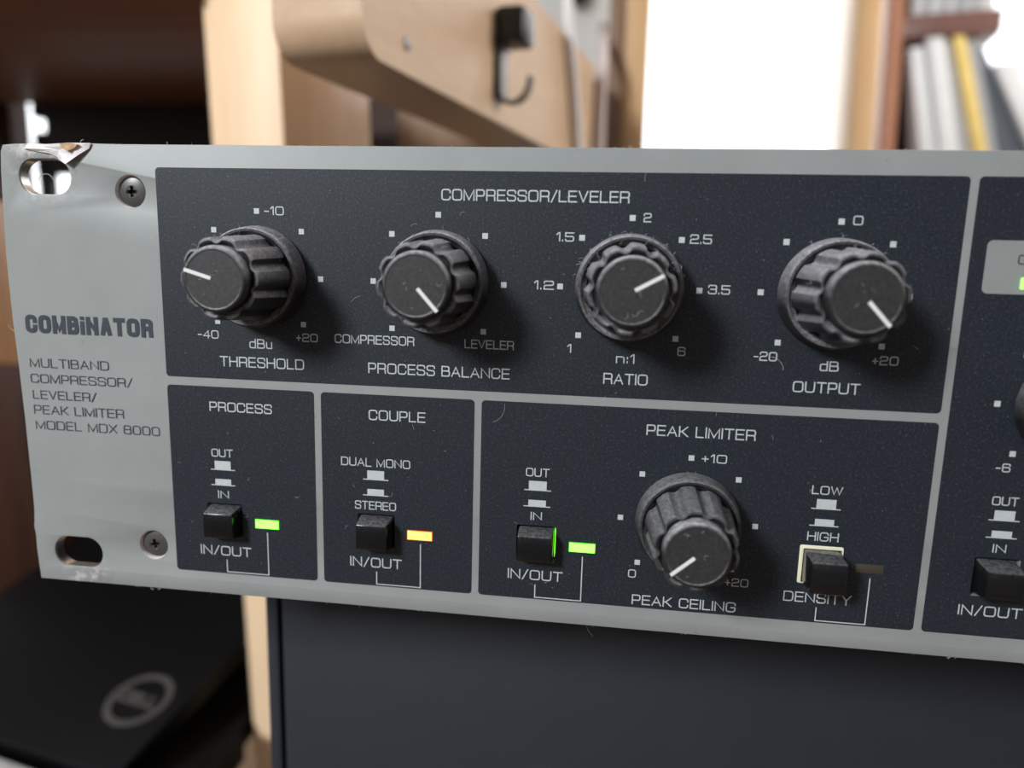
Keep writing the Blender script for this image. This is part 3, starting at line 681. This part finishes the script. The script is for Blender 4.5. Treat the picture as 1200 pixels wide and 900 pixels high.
# black computer with ring emblem, lying on the lower shelf
TL = R(14); E2T = E2*math.cos(TL)+Vector((0, 0, math.sin(TL))); E3T = E1.cross(E2T)
FL = (Vector((-133.1, 204.3, 0))-E2*51+Vector((0, 0, -175)), E1, E2T, E3T)
lp = link('laptop', None, loc=(-170, 250, -190), label='closed glossy black laptop with grey ring emblem, lower left', cat='laptop')
box('lid', -150, 38, 0, 190, -5, 0, M['laptop'], lp, bev=1.6, frame=FL)
box('base', -148, 36, 2, 188, -15, -5.2, M['laptop'], lp, bev=1.6, frame=FL)
box('prop_foot', -140, -100, 150, 175, -52, -15, M['case'], lp, bev=1, frame=FL)
ev = []; ef = []; n_ = 64; EC = FL[0]+E1*12.5+E2T*41
for rr, z in ((13.6, .02), (13.6, .3), (17.2, .3), (17.2, .02)):
    for i in range(n_):
        t = 2*math.pi*i/n_; ev.append(tuple(E1*rr*math.cos(t)+E2T*rr*math.sin(t)+E3T*z))
for k in range(3):
    for i in range(n_): j = (i+1) % n_; ef.append((k*n_+i, k*n_+j, (k+1)*n_+j, (k+1)*n_+i))
lid_em = link('ring_emblem', fix(mesh('ring_emblem', ev, ef, 30)), M['logo'], lp, tuple(EC), label='grey ring emblem')
lv, lf = [], []
for qs in text_quads('DELL', -12.2, 12.2, -3.8, 7.6, 2.2, gap=.22):
    for q in qs:
        a = len(lv)
        for p in q: w_ = E1*p[0]+E2T*p[1]+E3T*.35; lv.append(tuple(w_))
        lf.append((a, a+1, a+2, a+3))
link('lettering', mesh('emblem_lettering', lv, lf), M['logo'], lid_em, tuple(EC))
FC = (Vector((-133.1, 204.3, -190)), E1, E2)
box('grey_cloth', -230, 22, -120, -54, 0.3, 9, M['mat'], bev=2, frame=FC, label='light grey felt cloth at the bottom left corner in front of the laptop', cat='cloth')

# ------------------------------------------------------------ far right: window side board, bookcase, books
box('wooden_upright', 441, 476, 1000, 1113, -800, 900, M['tan'], bev=2, lean=.036, zr=340, label='broad tan board standing between the bright window and the bookcase', cat='post')
BO = Vector((486, 1000, 0)); FB = (BO, E1, E2)
bc = link('bookcase', None, loc=(560, 1100, -800), label='reddish brown bookcase at the far right', cat='bookcase')
box('side_panel', 0, 20, 0, 230, -800, 900, M['redwood'], bc, bev=1.5, lean=.03, zr=240, frame=FB)
box('back_panel', 14, 134, 222, 230, -800, 700, M['brown_v'], bc, bev=0, frame=FB)
box('shelf', 13, 133, 0, 221, 383, 413, M['mauve'], bc, bev=1.5, frame=FB)
box('shelf', 22, 215, 0, 221, 190, 210, M['mauve'], bc, bev=1.5, frame=FB)
def book(xb0, xb1, zb, xt0, xt1, zt, mat, label, lpy=6, dep=180, grp='books leaning on the lower bookcase shelf', wall=False):
    v = []
    z0 = 210.5
    k = (zb-z0)/(zt-zb)
    B0, B1 = xb0-(xt0-xb0)*k, xb1-(xt1-xb1)*k
    for z, (a, b_) in ((z0, (B0, B1)), (zt, (xt0, xt1))):
        for y in (lpy, lpy+dep):
            for x in (a, b_): q = BO+E1*x+E2*y; v.append((q.x, q.y, z))
    c = v[0]
    f = [(0, 2, 3, 1), (4, 5, 7, 6), (0, 1, 5, 4), (2, 6, 7, 3), (0, 4, 6, 2), (1, 3, 7, 5)]
    o = link('book', bevel_mesh('book', [(a-c[0], b_-c[1], d-c[2]) for a, b_, d in v], f, .8), mat, None, c, label=label, cat='book', group=grp)
book(52.1, 74.4, 239, 26.5, 43.2, 372, M['paper'], 'white book, leftmost on the bookcase shelf')
book(76.4, 99.0, 238, 45.6, 66.0, 383, M['paper'], 'white book second from the left on the bookcase shelf', 3)
book(100, 117.2, 238, 67.8, 76.3, 379.5, M['paper2'], 'greyish white book left of the yellow one', 12)
book(118.6, 133.0, 238, 77.6, 91.0, 382.4, M['yellow'], 'yellow book on the bookcase shelf', 2)
book(134.4, 146.6, 237, 94.6, 106.5, 376, M['grey'], 'grey book right of the yellow one', 8)
book(148, 182, 237, 110.2, 117, 368, M['slate'], 'dark slate book leaning hard at the right end', 12)
book(184, 216, 237, 130, 162, 345, M['paper'], 'white book leaning against the dark slate one', 3)
xs = 24
for i in range(8):
    wd = (14, 10, 16, 12, 13, 11, 15, 9)[i]
    o = box('book', xs, xs+wd-.6, 6+3*(i % 3), 160, 413.4, 560+7*(i % 3), M[('paper2', 'grey', 'paper', 'paper2', 'grey', 'paper', 'paper2', 'paper')[i]], bev=.8, frame=FB,
            label=('greyish white', 'slim grey', 'wide white', 'second greyish white', 'middle grey', 'slim white', 'wide greyish white', 'rightmost thin white')[i]+' book standing on the upper bookcase shelf', cat='book', group='books standing on the upper bookcase shelf')
    xs += wd
# dark round hook on the far wall above the rail
hv, hf = lathe([(6, 0), (6, 8), (12, 14), (20, 22), (24, 34), (20, 44), (10, 50), (.5, 51)], 32)
link('coat_hook', fix(mesh('coat_hook', hv, hf, 60)), M['case'], None, (30, 1500, 606), label='dark rounded peg high on the far white wall', cat='hook')
